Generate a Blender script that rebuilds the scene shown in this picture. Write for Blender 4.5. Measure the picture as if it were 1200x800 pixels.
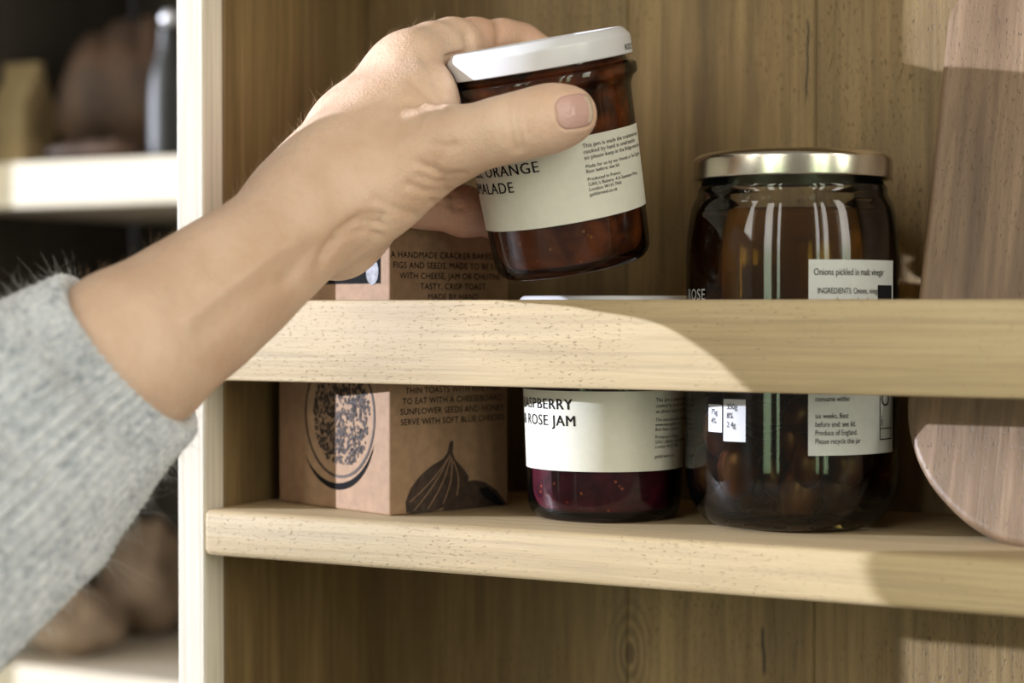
import bpy, bmesh, math, random
import numpy as np
from mathutils import Vector, Matrix

random.seed(7)
RNG = np.random.default_rng(7)
R = math.radians
C = bpy.context.scene
COL = C.collection
for o in list(bpy.data.objects):
    bpy.data.objects.remove(o)

# ------------------------------------------------------------------ camera
F = 2200.0                      # focal length in pixels of the 1200 px wide frame
YAW, PITCH = 27.9, 1.12
H = 1.3                         # eye height
CAM = Vector((0.532, -0.6985, H))
cam_d = bpy.data.cameras.new('camera')
cam_d.sensor_width = 36.0
cam_d.lens = F / 1200.0 * 36.0
cam_d.clip_start = 0.02
cam_d.dof.use_dof = True
cam_d.dof.focus_distance = 0.80
cam_d.dof.aperture_fstop = 5.8
cam = bpy.data.objects.new('camera', cam_d)
cam.location = CAM
cam.rotation_euler = (R(90 - PITCH), 0, R(YAW))
COL.objects.link(cam)
C.camera = cam
CM = Matrix.Translation(CAM) @ cam.rotation_euler.to_matrix().to_4x4()
CMI = CM.inverted()
RV = Vector(CM.col[0][:3]); UV = Vector(CM.col[1][:3]); BV = Vector(CM.col[2][:3])


def P(u, v, d):
    """world point seen at (u, v) of the 1200x800 frame at distance d along the view axis"""
    return CM @ Vector(((u - 600) / F * d, (400 - v) / F * d, -d))


def on_plane_y(u, v, y):
    a = P(u, v, 1.0) - CAM
    return CAM + a * ((y - CAM.y) / a.y)


# ------------------------------------------------------------------ world, sun, exposure
SUN_DIR = Vector((0.8973, 0.4415, -0.118)).normalized()   # the way the light travels
SUN_E = 6.6
WORLD_BASE = (0.235, 0.215, 0.185)
WIN_E = 8.5
C.view_settings.view_transform = 'Standard'
C.view_settings.look = 'None'
C.view_settings.gamma = 1.0
C.view_settings.use_curve_mapping = False
C.view_settings.exposure = 0.0


class NT:
    """small helper to write node trees"""
    def __init__(self, tree):
        self.t = tree
        tree.nodes.clear()

    def n(self, kind, **kw):
        nd = self.t.nodes.new(kind)
        for k, v in kw.items():
            setattr(nd, k, v)
        return nd

    def l(self, a, b):
        self.t.links.new(a, b)

    def val(self, sock, v):
        if hasattr(v, 'is_output'):
            self.l(v, sock)
        else:
            sock.default_value = v

    def math(self, op, a, b=0.0, c=None, clamp=False):
        nd = self.n('ShaderNodeMath', operation=op, use_clamp=clamp)
        self.val(nd.inputs[0], a)
        self.val(nd.inputs[1], b)
        if c is not None:
            self.val(nd.inputs[2], c)
        return nd.outputs[0]

    def mix(self, fac, a, b, mode='MIX'):
        nd = self.n('ShaderNodeMix', data_type='RGBA', blend_type=mode)
        self.val(nd.inputs[0], fac)
        for s, v in ((nd.inputs[6], a), (nd.inputs[7], b)):
            if hasattr(v, 'is_output'):
                self.l(v, s)
            else:
                s.default_value = (*v, 1)
        return nd.outputs[2]

    def ramp(self, fac, stops):
        nd = self.n('ShaderNodeValToRGB')
        e = nd.color_ramp.elements
        while len(e) < len(stops):
            e.new(0.5)
        for q, (p, c) in zip(e, stops):
            q.position = p
            q.color = (*c, 1) if len(c) == 3 else c
        self.l(fac, nd.inputs[0])
        return nd.outputs[0]

    def noise(self, vec, scale, detail=4, rough=0.55, dist=0.0):
        nd = self.n('ShaderNodeTexNoise')
        if vec is not None:
            self.l(vec, nd.inputs['Vector'])
        nd.inputs['Scale'].default_value = scale
        nd.inputs['Detail'].default_value = detail
        nd.inputs['Roughness'].default_value = rough
        nd.inputs['Distortion'].default_value = dist
        return nd.outputs['Fac']

    def coords(self, scale=(1, 1, 1), loc=(0, 0, 0), kind='Object'):
        tc = self.n('ShaderNodeTexCoord')
        mp = self.n('ShaderNodeMapping')
        mp.inputs['Scale'].default_value = scale
        mp.inputs['Location'].default_value = loc
        self.l(tc.outputs[kind], mp.inputs['Vector'])
        return mp.outputs[0]

    def bump(self, h, strength, dist=0.001):
        nd = self.n('ShaderNodeBump')
        nd.inputs['Strength'].default_value = strength
        nd.inputs['Distance'].default_value = dist
        self.l(h, nd.inputs['Height'])
        return nd.outputs[0]


w = bpy.data.worlds.new('surroundings')
C.world = w
w.use_nodes = True
N = NT(w.node_tree)
tc = N.n('ShaderNodeTexCoord')
DV = tc.outputs['Generated']


def wdot(vec):
    nd = N.n('ShaderNodeVectorMath', operation='DOT_PRODUCT')
    N.l(DV, nd.inputs[0])
    nd.inputs[1].default_value = vec
    return nd.outputs['Value']


# the room behind the camera: warm grey, with tall windows looking on a garden
bh = Vector((BV.x, BV.y, 0)).normalized()
rh = Vector((RV.x, RV.y, 0)).normalized()
az = N.math('MULTIPLY', N.math('ARCTAN2', wdot(rh), wdot(bh)), 57.2958)
el = N.math('MULTIPLY', N.math('ARCSINE', wdot((0, 0, 1))), 57.2958)


def band(x, a, b, s=0.7):
    up = N.math('MULTIPLY', N.math('SUBTRACT', x, a - s / 2), 1 / s, clamp=True)
    dn = N.math('MULTIPLY', N.math('SUBTRACT', b + s / 2, x), 1 / s, clamp=True)
    return N.math('MULTIPLY', up, dn)


def wwin(a0, a1, e0, e1):
    return N.math('MULTIPLY', band(az, a0, a1), band(el, e0, e1))


tot = None
for a0, a1, e0, e1 in ((17.5, 21, -9, 36), (26, 31, -9, 36), (-38, -30, -9, 36), (-24, -21, -9, 36), (-62, -53, -9, 40), (-76, -68, -9, 40), (46, 56, 0, 40)):
    m_ = wwin(a0, a1, e0, e1)
    tot = m_ if tot is None else N.math('MAXIMUM', tot, m_)
garden = N.ramp(N.math('MULTIPLY', N.math('ADD', el, 9), 1 / 43.0),
                [(0.0, (0.22, 0.32, 0.16)), (0.22, (0.5, 0.62, 0.42)), (0.42, (1.0, 0.95, 0.84)), (1.0, (1, 0.94, 0.82))])
base = N.ramp(N.math('MULTIPLY_ADD', el, 1 / 180.0, 0.5),
              [(0.0, (0.11, 0.088, 0.066)), (0.45, (0.185, 0.165, 0.135)), (0.6, WORLD_BASE), (1.0, (0.28, 0.26, 0.23))])
bg1 = N.n('ShaderNodeBackground'); N.l(base, bg1.inputs[0]); bg1.inputs[1].default_value = 1.0
bg2 = N.n('ShaderNodeBackground'); N.l(garden, bg2.inputs[0]); bg2.inputs[1].default_value = WIN_E
ms = N.n('ShaderNodeMixShader'); N.l(tot, ms.inputs[0]); N.l(bg1.outputs[0], ms.inputs[1]); N.l(bg2.outputs[0], ms.inputs[2])
wo = N.n('ShaderNodeOutputWorld'); N.l(ms.outputs[0], wo.inputs[0])

sd = bpy.data.lights.new('sun', 'SUN')
sd.energy = SUN_E
sd.angle = R(0.6)
sd.color = (0.92, 0.97, 1.12)
so = bpy.data.objects.new('sun', sd)
so.rotation_euler = SUN_DIR.to_track_quat('-Z', 'Y').to_euler()
so.location = (-2, -2, 3)
COL.objects.link(so)


# ------------------------------------------------------------------ scene helpers
def tag(o, label=None, cat=None, group=None, kind=None):
    if label: o['label'] = label
    if cat: o['category'] = cat
    if group: o['group'] = group
    if kind: o['kind'] = kind
    return o


def empty(name, loc=(0, 0, 0), mat=None):
    o = bpy.data.objects.new(name, None)
    o.empty_display_size = 0.02
    if mat is not None:
        o.matrix_world = mat
    else:
        o.location = loc
    COL.objects.link(o)
    return o


def link(name, me, mat, parent=None, smooth=False):
    o = bpy.data.objects.new(name, me)
    COL.objects.link(o)
    if mat is not None and not me.materials:
        me.materials.append(mat)
    if parent is not None:
        o.parent = parent
    if smooth:
        me.polygons.foreach_set('use_smooth', [True] * len(me.polygons))
    me.update()
    return o


def obj(name, bm, mat, parent=None, smooth=False):
    bmesh.ops.recalc_face_normals(bm, faces=bm.faces)
    me = bpy.data.meshes.new(name)
    bm.to_mesh(me)
    bm.free()
    return link(name, me, mat, parent, smooth)


def auto_smooth(o, ang=40):
    """smooth faces, sharp edges above an angle"""
    me = o.data
    bm = bmesh.new(); bm.from_mesh(me)
    for f in bm.faces: f.smooth = True
    for e in bm.edges:
        if len(e.link_faces) == 2 and e.calc_face_angle(0) > R(ang):
            e.smooth = False
    bm.to_mesh(me); bm.free()
    return o


def box_bm(x0, x1, y0, y1, z0, z1, bev=0.0, seg=2, bm=None):
    own = bm or bmesh.new()
    g = bmesh.ops.create_cube(own, size=1.0)
    for v in g['verts']:
        v.co = Vector((x0 + (v.co.x + .5) * (x1 - x0), y0 + (v.co.y + .5) * (y1 - y0), z0 + (v.co.z + .5) * (z1 - z0)))
    if bev:
        es = set(e for v in g['verts'] for e in v.link_edges)
        bmesh.ops.bevel(own, geom=list(es), offset=bev, segments=seg, profile=0.5, affect='EDGES')
    return own


def lathe(profile, seg=96, a0=0.0, a1=360.0):
    """profile: list of (radius, z)"""
    bm = bmesh.new()
    full = abs(a1 - a0) >= 359.9
    rings = []
    n = seg if full else seg + 1
    for (r, z) in profile:
        if r < 1e-7:
            rings.append([bm.verts.new((0, 0, z))] * n)
        else:
            rings.append([bm.verts.new((r * math.cos(R(a0 + (a1 - a0) * i / seg)), r * math.sin(R(a0 + (a1 - a0) * i / seg)), z)) for i in range(n)])
    for p, q in zip(rings, rings[1:]):
        for i in range(n if full else n - 1):
            j = (i + 1) % n
            vs = []
            for v in (p[i], p[j], q[j], q[i]):
                if v not in vs: vs.append(v)
            if len(vs) > 2:
                try: bm.faces.new(vs)
                except ValueError: pass
    return bm


def fillet(pts, rad, seg=5):
    """round the corners of an open (r, z) polyline; rad per interior point"""
    out = [pts[0]]
    for i in range(1, len(pts) - 1):
        p, a, b = Vector(pts[i]), Vector(pts[i - 1]), Vector(pts[i + 1])
        rr = rad[i] if isinstance(rad, (list, tuple)) else rad
        if rr <= 0:
            out.append(tuple(p)); continue
        d0 = min(rr, (a - p).length * .49); d1 = min(rr, (b - p).length * .49)
        q0 = p + (a - p).normalized() * d0; q1 = p + (b - p).normalized() * d1
        for k in range(seg + 1):
            t = k / seg
            out.append(tuple(q0 * (1 - t) ** 2 + p * 2 * t * (1 - t) + q1 * t * t))
    out.append(pts[-1])
    return out


def text_mesh(body, size, space=1.0, line=1.0, align='LEFT'):
    cu = bpy.data.curves.new('t', 'FONT')
    cu.body = body; cu.size = size; cu.space_character = space; cu.space_line = line; cu.align_x = align
    cu.resolution_u = 3
    o = bpy.data.objects.new('t', cu)
    COL.objects.link(o)
    dg = bpy.context.evaluated_depsgraph_get()
    me = bpy.data.meshes.new_from_object(o.evaluated_get(dg))
    bpy.data.objects.remove(o); bpy.data.curves.remove(cu)
    me.materials.clear()
    return me


def text_on_cylinder(name, body, size, phi0, z0, rad, mat, parent, space=1.0, line=1.0, squash=1.0, bold=0.0):
    me = text_mesh(body, size, space, line)
    bm = bmesh.new(); bm.from_mesh(me)
    if bold:
        n0 = len(bm.verts)
        bm.from_mesh(me); bm.verts.ensure_lookup_table()
        for v in bm.verts[n0:]: v.co.x += size * bold
    bpy.data.meshes.remove(me)
    xs = [v.co.x for v in bm.verts]
    x = min(xs)
    while x < max(xs):
        x += 0.0022
        bmesh.ops.bisect_plane(bm, geom=bm.verts[:] + bm.edges[:] + bm.faces[:], plane_co=(x, 0, 0), plane_no=(1, 0, 0))
    for v in bm.verts:
        z = z0 + v.co.y
        r = rad(z)
        a = R(phi0) + v.co.x * squash / r
        v.co = Vector((r * math.cos(a), r * math.sin(a), z))
    me = bpy.data.meshes.new(name)
    bm.to_mesh(me); bm.free()
    return link(name, me, mat, parent)


# ------------------------------------------------------------------ materials
def mat_base(name):
    m = bpy.data.materials.new(name)
    m.use_nodes = True
    n = NT(m.node_tree)
    b = n.n('ShaderNodeBsdfPrincipled')
    o = n.n('ShaderNodeOutputMaterial')
    n.l(b.outputs[0], o.inputs[0])
    return m, n, b


def plain(name, col, rough=0.5, metal=0.0, noise=0.0, nscale=60, bump=0.0, bscale=300, spec=0.5, coat=0.0):
    m, n, b = mat_base(name)
    b.inputs['Roughness'].default_value = rough
    b.inputs['Metallic'].default_value = metal
    b.inputs['Specular IOR Level'].default_value = spec
    b.inputs['Coat Weight'].default_value = coat
    vec = n.coords()
    k = n.noise(vec, nscale, 4)
    lo = tuple(c * (1 - noise) for c in col); hi = tuple(min(1, c * (1 + noise)) for c in col)
    n.l(n.ramp(k, [(0.3, lo), (0.7, hi)]), b.inputs['Base Color'])
    if bump:
        n.l(n.bump(n.noise(vec, bscale, 3), bump, 0.0005), b.inputs['Normal'])
    return m


def wood(name, dark, mid, light, along='X', rough=0.6, fine=1.0, bump=0.35, pores=0.0, seams=(), knots=(), contrast=1.0, cracks=()):
    m, n, b = mat_base(name)
    b.inputs['Roughness'].default_value = rough
    s = {'X': (1.2, 16, 16), 'Z': (16, 16, 1.2), 'Y': (16, 1.2, 16)}[along]
    vec = n.coords(s)
    raw = n.coords()
    big = n.noise(vec, 1.6, 5, 0.6, 0.6)
    grain = n.noise(vec, 9.0 * fine, 6, 0.7, 0.3)
    s2 = {'X': (4, 190, 190), 'Z': (190, 190, 4), 'Y': (190, 4, 190)}[along]
    vec2 = n.coords(s2)
    fib = n.noise(vec2, 2.0 * fine, 3, 0.6)
    k = n.math('ADD', n.math('MULTIPLY', big, 0.55), n.math('MULTIPLY', grain, 0.45))
    if knots:
        sx = n.n('ShaderNodeSeparateXYZ'); n.l(raw, sx.inputs[0])
        for (kx, kz, kr) in knots:
            dx = n.math('MULTIPLY', n.math('SUBTRACT', sx.outputs[0], kx), 1.0 / kr)
            dz = n.math('MULTIPLY', n.math('SUBTRACT', sx.outputs[2], kz), 0.45 / kr)
            dd = n.math('SQRT', n.math('ADD', n.math('MULTIPLY', dx, dx), n.math('MULTIPLY', dz, dz)))
            fall = n.math('SUBTRACT', 1.0, n.math('MULTIPLY', dd, 0.42), clamp=True)
            ring = n.math('MULTIPLY', n.math('SINE', n.math('ADD', n.math('MULTIPLY', dd, 13.0), n.math('MULTIPLY', grain, 4.0))), 0.10)
            core = n.math('MULTIPLY', n.math('SUBTRACT', 1.0, n.math('MULTIPLY', dd, 2.4), clamp=True), -0.28)
            k = n.math('ADD', k, n.math('MULTIPLY', n.math('ADD', ring, core), fall))
    c = n.ramp(k, [(0.5 - 0.17 / contrast, dark), (0.5, mid), (0.5 + 0.17 / contrast, light)])
    c = n.mix(n.math('MULTIPLY', n.math('SUBTRACT', fib, 0.45), 2.2, clamp=True), c, tuple(x * 0.62 for x in mid))
    hgt = n.math('ADD', n.math('MULTIPLY', fib, -0.6), n.math('MULTIPLY', grain, 0.4))
    if pores:
        ps = {'X': (110, 330, 330), 'Z': (330, 330, 90), 'Y': (330, 110, 330)}[along]
        pv = n.coords(ps)
        pn = n.noise(pv, 3.2, 2, 0.6)
        msk = n.noise(raw, 14, 2)
        pm = n.math('MULTIPLY', n.math('MULTIPLY', n.math('SUBTRACT', 0.40, pn), 9.0, clamp=True), n.math('MULTIPLY', n.math('SUBTRACT', msk, 0.36), 5.0, clamp=True))
        c = n.mix(n.math('MULTIPLY', pm, pores), c, tuple(x * 0.32 for x in mid))
        hgt = n.math('SUBTRACT', hgt, n.math('MULTIPLY', pm, 0.8))
    if seams or cracks:
        sx = n.n('ShaderNodeSeparateXYZ'); n.l(raw, sx.inputs[0])
        prev = None
        for i, q in enumerate(seams):
            d = n.math('ABSOLUTE', n.math('SUBTRACT', sx.outputs[0], q))
            line = n.math('SUBTRACT', 1.0, n.math('MULTIPLY', d, 1 / 0.0011), clamp=True)
            c = n.mix(n.math('MULTIPLY', line, 0.3), c, tuple(x * 0.25 for x in dark))
            hgt = n.math('SUBTRACT', hgt, n.math('MULTIPLY', line, 1.5))
            side = n.math('GREATER_THAN', sx.outputs[0], q)
            c = n.mix(n.math('MULTIPLY', side, (0.30, 0.22, 0.35)[i % 3]), c, ((1.25, 1.22, 1.12), (0.72, 0.74, 0.8), (1.3, 1.25, 1.1))[i % 3], 'MULTIPLY')
        for (cx, z0, z1, wd) in cracks:
            wob = n.math('MULTIPLY', n.math('SUBTRACT', n.noise(n.coords((1, 1, 40)), 1.0, 3), 0.5), 0.006)
            d = n.math('ABSOLUTE', n.math('SUBTRACT', n.math('ADD', sx.outputs[0], wob), cx))
            zz = n.math('MULTIPLY', n.math('MULTIPLY', n.math('SUBTRACT', sx.outputs[2], z0), n.math('SUBTRACT', z1, sx.outputs[2])), 4 / (z1 - z0) ** 2, clamp=True)
            line = n.math('MULTIPLY', n.math('SUBTRACT', 1.0, n.math('MULTIPLY', d, 1 / wd), clamp=True), n.math('MULTIPLY', zz, 2.5, clamp=True))
            c = n.mix(line, c, (0.012, 0.008, 0.005))
    n.l(c, b.inputs['Base Color'])
    n.l(n.bump(hgt, bump, 0.0012), b.inputs['Normal'])
    return m


Z0 = H - 0.0945                      # top of the lower shelf board
S955 = on_plane_y(955, 300, 0.146).x
S722 = on_plane_y(735, 300, 0.146).x
KN = on_plane_y(738, 765, 0.146)
CR1 = on_plane_y(946, 70, 0.146)
CR2 = on_plane_y(894, 762, 0.146)
M = {}
M['rail'] = wood('pale_oak', (0.40, 0.30, 0.165), (0.475, 0.362, 0.205), (0.53, 0.415, 0.25), 'X', 0.62, 1.0, 0.5, pores=0.4)
M['panel_edge'] = wood('pale_oak_upright', (0.62, 0.56, 0.45), (0.70, 0.64, 0.53), (0.76, 0.70, 0.59), 'Z', 0.65, 1.0, 0.3)
M['back'] = wood('brown_oak_boards', (0.085, 0.052, 0.020), (0.205, 0.132, 0.052), (0.32, 0.222, 0.096), 'Z', 0.6, 0.8, 0.55, pores=0.5,
                 seams=(S722, S955), knots=((KN.x, KN.z, 0.007),),
                 cracks=((CR1.x, CR1.z - 0.02, CR1.z + 0.02, 0.0009), (CR2.x, CR2.z - 0.012, CR2.z + 0.012, 0.0013)))
M['side'] = wood('brown_oak_side', (0.085, 0.052, 0.020), (0.20, 0.13, 0.052), (0.30, 0.208, 0.092), 'Z', 0.6, 0.7, 0.4)
M['board'] = wood('walnut', (0.060, 0.036, 0.019), (0.195, 0.124, 0.074), (0.33, 0.23, 0.15), 'Z', 0.5, 0.9, 0.5, pores=0.6)
M['dark_wood'] = wood('dark_stained_wood', (0.018, 0.014, 0.011), (0.035, 0.027, 0.020), (0.055, 0.042, 0.03), 'Z', 0.7)
M['white_board'] = wood('pale_limed_wood', (0.60, 0.52, 0.40), (0.70, 0.62, 0.50), (0.78, 0.70, 0.58), 'X', 0.6)
M['kraft'] = plain('kraft_card', (0.32, 0.195, 0.112), 0.75, noise=0.14, nscale=180, bump=0.15, bscale=900)
M['ink'] = plain('black_ink', (0.012, 0.012, 0.013), 0.9, spec=0.08)
M['brown_ink'] = plain('dark_brown_print', (0.045, 0.025, 0.016), 0.7, noise=0.5, nscale=250)
M['paper'] = plain('cream_label_paper', (0.68, 0.66, 0.575), 0.55, noise=0.03, nscale=250, bump=0.05, bscale=1500)
M['grey_paper'] = plain('grey_label_paper', (0.52, 0.53, 0.52), 0.5, noise=0.04, nscale=250)
M['white_lid'] = plain('white_enamel', (0.68, 0.68, 0.71), 0.28, spec=0.6)
M['steel_lid'] = plain('brushed_tin', (0.62, 0.58, 0.50), 0.24, metal=1.0, noise=0.06, nscale=40)


def glass_mat(name, tint=(1, 1, 1), rough=0.02, film=0.0):
    m = bpy.data.materials.new(name); m.use_nodes = True
    n = NT(m.node_tree)
    fr = n.n('ShaderNodeFresnel'); fr.inputs['IOR'].default_value = 1.52
    tr = n.n('ShaderNodeBsdfTransparent'); tr.inputs[0].default_value = (*tint, 1)
    gl = n.n('ShaderNodeBsdfGlossy'); gl.inputs['Roughness'].default_value = rough
    g2 = n.n('ShaderNodeBsdfGlossy'); g2.inputs['Roughness'].default_value = 0.24     # finger-smudged film
    gm = n.n('ShaderNodeMixShader'); gm.inputs[0].default_value = 0.05
    n.l(gl.outputs[0], gm.inputs[1]); n.l(g2.outputs[0], gm.inputs[2])
    mx = n.n('ShaderNodeMixShader')
    n.l(fr.outputs[0], mx.inputs[0]); n.l(tr.outputs[0], mx.inputs[1]); n.l(gm.outputs[0], mx.inputs[2])
    o = n.n('ShaderNodeOutputMaterial'); n.l(mx.outputs[0], o.inputs[0])
    return m


M['glass'] = glass_mat('clear_glass', (0.96, 0.97, 0.96))
M['dark_glass'] = glass_mat('dark_glass', (0.45, 0.45, 0.42), 0.05)


def jam_mat(name, deep, glow, spot, scale=90, trans=0.0):
    m, n, b = mat_base(name)
    vec = n.coords()
    k = n.noise(vec, scale, 3, 0.6, 0.5)
    vo = n.n('ShaderNodeTexVoronoi'); n.l(vec, vo.inputs['Vector']); vo.inputs['Scale'].default_value = 190
    sp = n.math('MULTIPLY', n.math('SUBTRACT', 0.16, vo.outputs['Distance']), 9.0, clamp=True)
    sp = n.math('MULTIPLY', sp, n.math('GREATER_THAN', n.noise(vec, 60, 1), 0.55))
    c = n.ramp(k, [(0.36, deep), (0.70, glow)])
    c = n.mix(sp, c, spot)
    n.l(c, b.inputs['Base Color'])
    b.inputs['Roughness'].default_value = 0.45
    b.inputs['Specular IOR Level'].default_value = 0.08       # wetted against the glass
    b.inputs['Subsurface Weight'].default_value = 0.25
    b.inputs['Subsurface Radius'].default_value = (1.0, 0.25, 0.12)
    b.inputs['Subsurface Scale'].default_value = 0.004
    return m


M['raspberry'] = jam_mat('raspberry_jam', (0.030, 0.003, 0.008), (0.095, 0.010, 0.022), (0.42, 0.09, 0.03))
M['marmalade'] = jam_mat('dark_marmalade', (0.022, 0.005, 0.002), (0.19, 0.045, 0.010), (0.35, 0.13, 0.03), 60)


# ------------------------------------------------------------------ room
fl = obj('floor', box_bm(-4, 4, -4, 2.6, -0.05, 0.0), plain('grey_screed_floor', (0.34, 0.31, 0.28), 0.6, noise=0.15, nscale=3))
tag(fl, kind='structure')
wb = obj('wall_back', box_bm(-4, 4, 1.10, 1.2, 0.0, 3.0), plain('dark_painted_wall', (0.05, 0.05, 0.05), 0.8, noise=0.1, nscale=4))
tag(wb, kind='structure')

# ------------------------------------------------------------------ shelf unit
XR = 0.80                                 # inside face of the unit's right upright
su = empty('shelf_unit', (0.4, 0.07, 0.0))
tag(su, 'pale oak shelf unit with front rail holding jars, a box and a board', 'shelf')
SUI = Matrix.Translation((-0.4, -0.07, 0.0))


def su_part(name, bm, mat):
    o = obj(name, bm, mat, su)
    o.matrix_parent_inverse = SUI
    return o


def side_panel_bm(x0, x1, y0=0.0, y1=0.160):
    bm = box_bm(x0, x1, y0, y1, 0.03, 2.15, 0.0015)
    return bm


su_part('side_panel', side_panel_bm(-0.0165, -0.0005, 0.018), M['side'])
su_part('side_edging', box_bm(-0.0165, -0.0005, 0.003, 0.0178, 0.03, 2.15, 0.0012), M['panel_edge'])
su_part('side_panel', side_panel_bm(XR, XR + 0.016), M['side'])
su_part('back_panel', box_bm(-0.0005, XR, 0.146, 0.160, 0.03, 2.15), M['back'])
sh = su_part('shelf_board', box_bm(0.0005, XR, 0.0, 0.1455, Z0 - 0.0213, Z0, 0.0032, 3), M['rail'])
auto_smooth(sh)
for zz in (Z0 + 0.40, Z0 - 0.40, Z0 - 0.80):
    auto_smooth(su_part('shelf_board', box_bm(0.0005, XR, 0.0, 0.1455, zz - 0.0213, zz, 0.0032, 3), M['rail']))
rl = su_part('front_rail', box_bm(0.0005, XR, 0.0, 0.013, H - 0.0347, H + 0.0021, 0.0012, 2), M['rail'])
auto_smooth(rl)


# ------------------------------------------------------------------ jam jars
def jr(z):
    """outside radius of the tapered tumbler"""
    return 0.0342 + (0.0368 - 0.0342) * (z - 0.006) / 0.07


def jam_jar(name, label, mat4, jam, a0, main, small, lid_text, lid_phi, lid_size, drop=0.0):
    t = empty(name, mat=mat4)
    tag(t, label, 'jar')
    prof = fillet([(0.0, 0.0016), (0.027, 0.0012), (0.0305, 0.0), (0.0338, 0.0035), (jr(0.009), 0.009), (jr(0.0745), 0.0745), (0.0385, 0.0775),
                   (0.0404, 0.0788), (0.0404, 0.0832), (0.0372, 0.0842), (0.0364, 0.0862), (0.0368, 0.0955), (0.0345, 0.0955)],
                  [0, .001, .0012, .003, .004, .002, .001, .001, .001, .0006, .0006, .0005, 0], 4)
    g = obj('glass_jar', lathe(prof), M['glass'], t, True)
    jp = fillet([(0.0, 0.0040), (0.0285, 0.0040), (jr(0.012) - 0.0024, 0.0100), (jr(0.074) - 0.0022, 0.074), (0.0352, 0.0800), (0.0350, 0.0900), (0.0, 0.0900)],
                [0, .002, .004, .002, .002, .001, 0], 4)
    obj('jam', lathe(jp), jam, t, True)
    # lid: rolled skirt, bevel and recessed top
    lp = fillet([(0.0378, 0.0876), (0.0380, 0.0868), (0.0395, 0.0868), (0.0396, 0.0948), (0.0368, 0.0982), (0.0350, 0.0985), (0.0338, 0.0974), (0.0, 0.0977)],
                [0, .0003, .0007, .0008, .0012, .0008, .0008, 0], 4)
    lid = obj('lid', lathe(lp), M['white_lid'], t, True)
    if lid_text:
        text_on_cylinder('lid_date_print', lid_text, lid_size, lid_phi, 0.0885, lambda z: 0.0397, M['ink'], lid, space=1.05)
    # label
    la, lz0, lz1 = 200, 0.0225, 0.0572
    lb = bmesh.new()
    n = 90
    rows = 4
    gv = [[None] * (rows + 1) for _ in range(n + 1)]
    for i in range(n + 1):
        a = R(a0 - 14 + la * i / n)
        for j in range(rows + 1):
            z = lz0 + (lz1 - lz0) * j / rows
            r = jr(z) + 0.00022
            gv[i][j] = lb.verts.new((r * math.cos(a), r * math.sin(a), z))
    for i in range(n):
        for j in range(rows):
            lb.faces.new((gv[i][j], gv[i + 1][j], gv[i + 1][j + 1], gv[i][j + 1]))
    lab = obj('paper_label', lb, M['paper'], t, True)
    rr = lambda z: jr(z) + 0.00038
    text_on_cylinder('title_lettering', main, 0.0066, a0, 0.0492 - drop, rr, M['ink'], lab, space=1.10, line=1.08, bold=0.035)
    blocks = small
    z = 0.0524
    for (txt, size, gap) in blocks:
        text_on_cylinder('small_lettering', txt, size, a0 + 118, z, rr, M['ink'], lab, space=1.02, line=1.0)
        z -= size * 1.0 * len(txt.split('\n')) + gap
    return t


small_common = [("This jam is made the traditional way,\ncooked by hand in small batches\nso please keep in the fridge once open", 0.00245, 0.0011)]
small_a = small_common + [("Made for us by our friends at Tea Together\nBest before: see lid", 0.0021, 0.0012),
                          ("Produced in France\nGAIL's Bakery, 4-6 Seymour Place,\nLondon W1H 7NA\ngailsbread.co.uk", 0.0021, 0.0)]
small_b = small_common + [("This natural product is made by\nwww.teatogether.com\nBest before: see lid", 0.0021, 0.0012),
                          ("Produced in France\nGAIL's Bakery, 4-6 Seymour Place,\nLondon W1H 7NA\n\ngailsbread.co.uk", 0.0021, 0.0)]


def frame_from_axis(base, axis):
    z = axis.normalized()
    x = (BV - z * BV.dot(z)).normalized()
    y = z.cross(x)
    m = Matrix.Identity(4)
    for i, c in enumerate((x, y, z)):
        m.col[i][:3] = c
    m.col[3][:3] = base
    return m


# raspberry jar standing on the shelf
rp = P(708, 610, 0.842); rp.z = Z0 + 0.0001
c2 = (CAM - rp); ang = math.atan2(c2.y, c2.x)
RASP = Matrix.Translation(rp) @ Matrix.Rotation(ang, 4, 'Z')
jam_jar('jam_jar', 'raspberry jam jar with white lid on the shelf behind the rail', RASP, M['raspberry'], -80,
        "RASPBERRY\n& ROSE JAM", small_b, "15/06/2020-00789", -52, 0.0034)
# marmalade jar in the hand
ax = UV * math.cos(R(9.8)) - RV * math.sin(R(9.8)) + BV * math.tan(R(9.5))
HELD = frame_from_axis(P(673, 312, 0.8165), ax)
jam_jar('jam_jar', 'tilted orange marmalade jar with white lid held in the hand', HELD, M['marmalade'], -102,
        "SEVILLE ORANGE\nMARMALADE", small_a, "BOD22", 62, 0.0034, 0.0034)

# ------------------------------------------------------------------ tall pickle jar
pj = P(927, 620, 0.810); pj.z = Z0 + 0.0001
c2 = (CAM - pj); ang = math.atan2(c2.y, c2.x)
PT = empty('pickle_jar', mat=Matrix.Translation(pj) @ Matrix.Rotation(ang, 4, 'Z'))
tag(PT, 'tall dark pickle jar with tin lid between jam jar and walnut board', 'jar')
PR = 0.0455
prof = fillet([(0.0, 0.004), (0.030, 0.003), (0.034, 0.0), (0.0405, 0.0045), (PR, 0.018), (PR, 0.122), (0.0432, 0.1365), (0.0402, 0.1415), (0.0405, 0.1440),
               (0.0385, 0.1465), (0.0385, 0.155), (0.036, 0.155)],
              [0, .001, .003, .006, .010, .008, .006, .003, .001, .001, .0005, 0], 6)
obj('glass_jar', lathe(prof, 128), M['glass'], PT, True)


def brine():
    m, n, b = mat_base('amber_brine')
    b.inputs['Base Color'].default_value = (0.85, 0.53, 0.17, 1)
    b.inputs['Transmission Weight'].default_value = 1.0
    b.inputs['IOR'].default_value = 1.18
    b.inputs['Roughness'].default_value = 0.06
    return m


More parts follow.
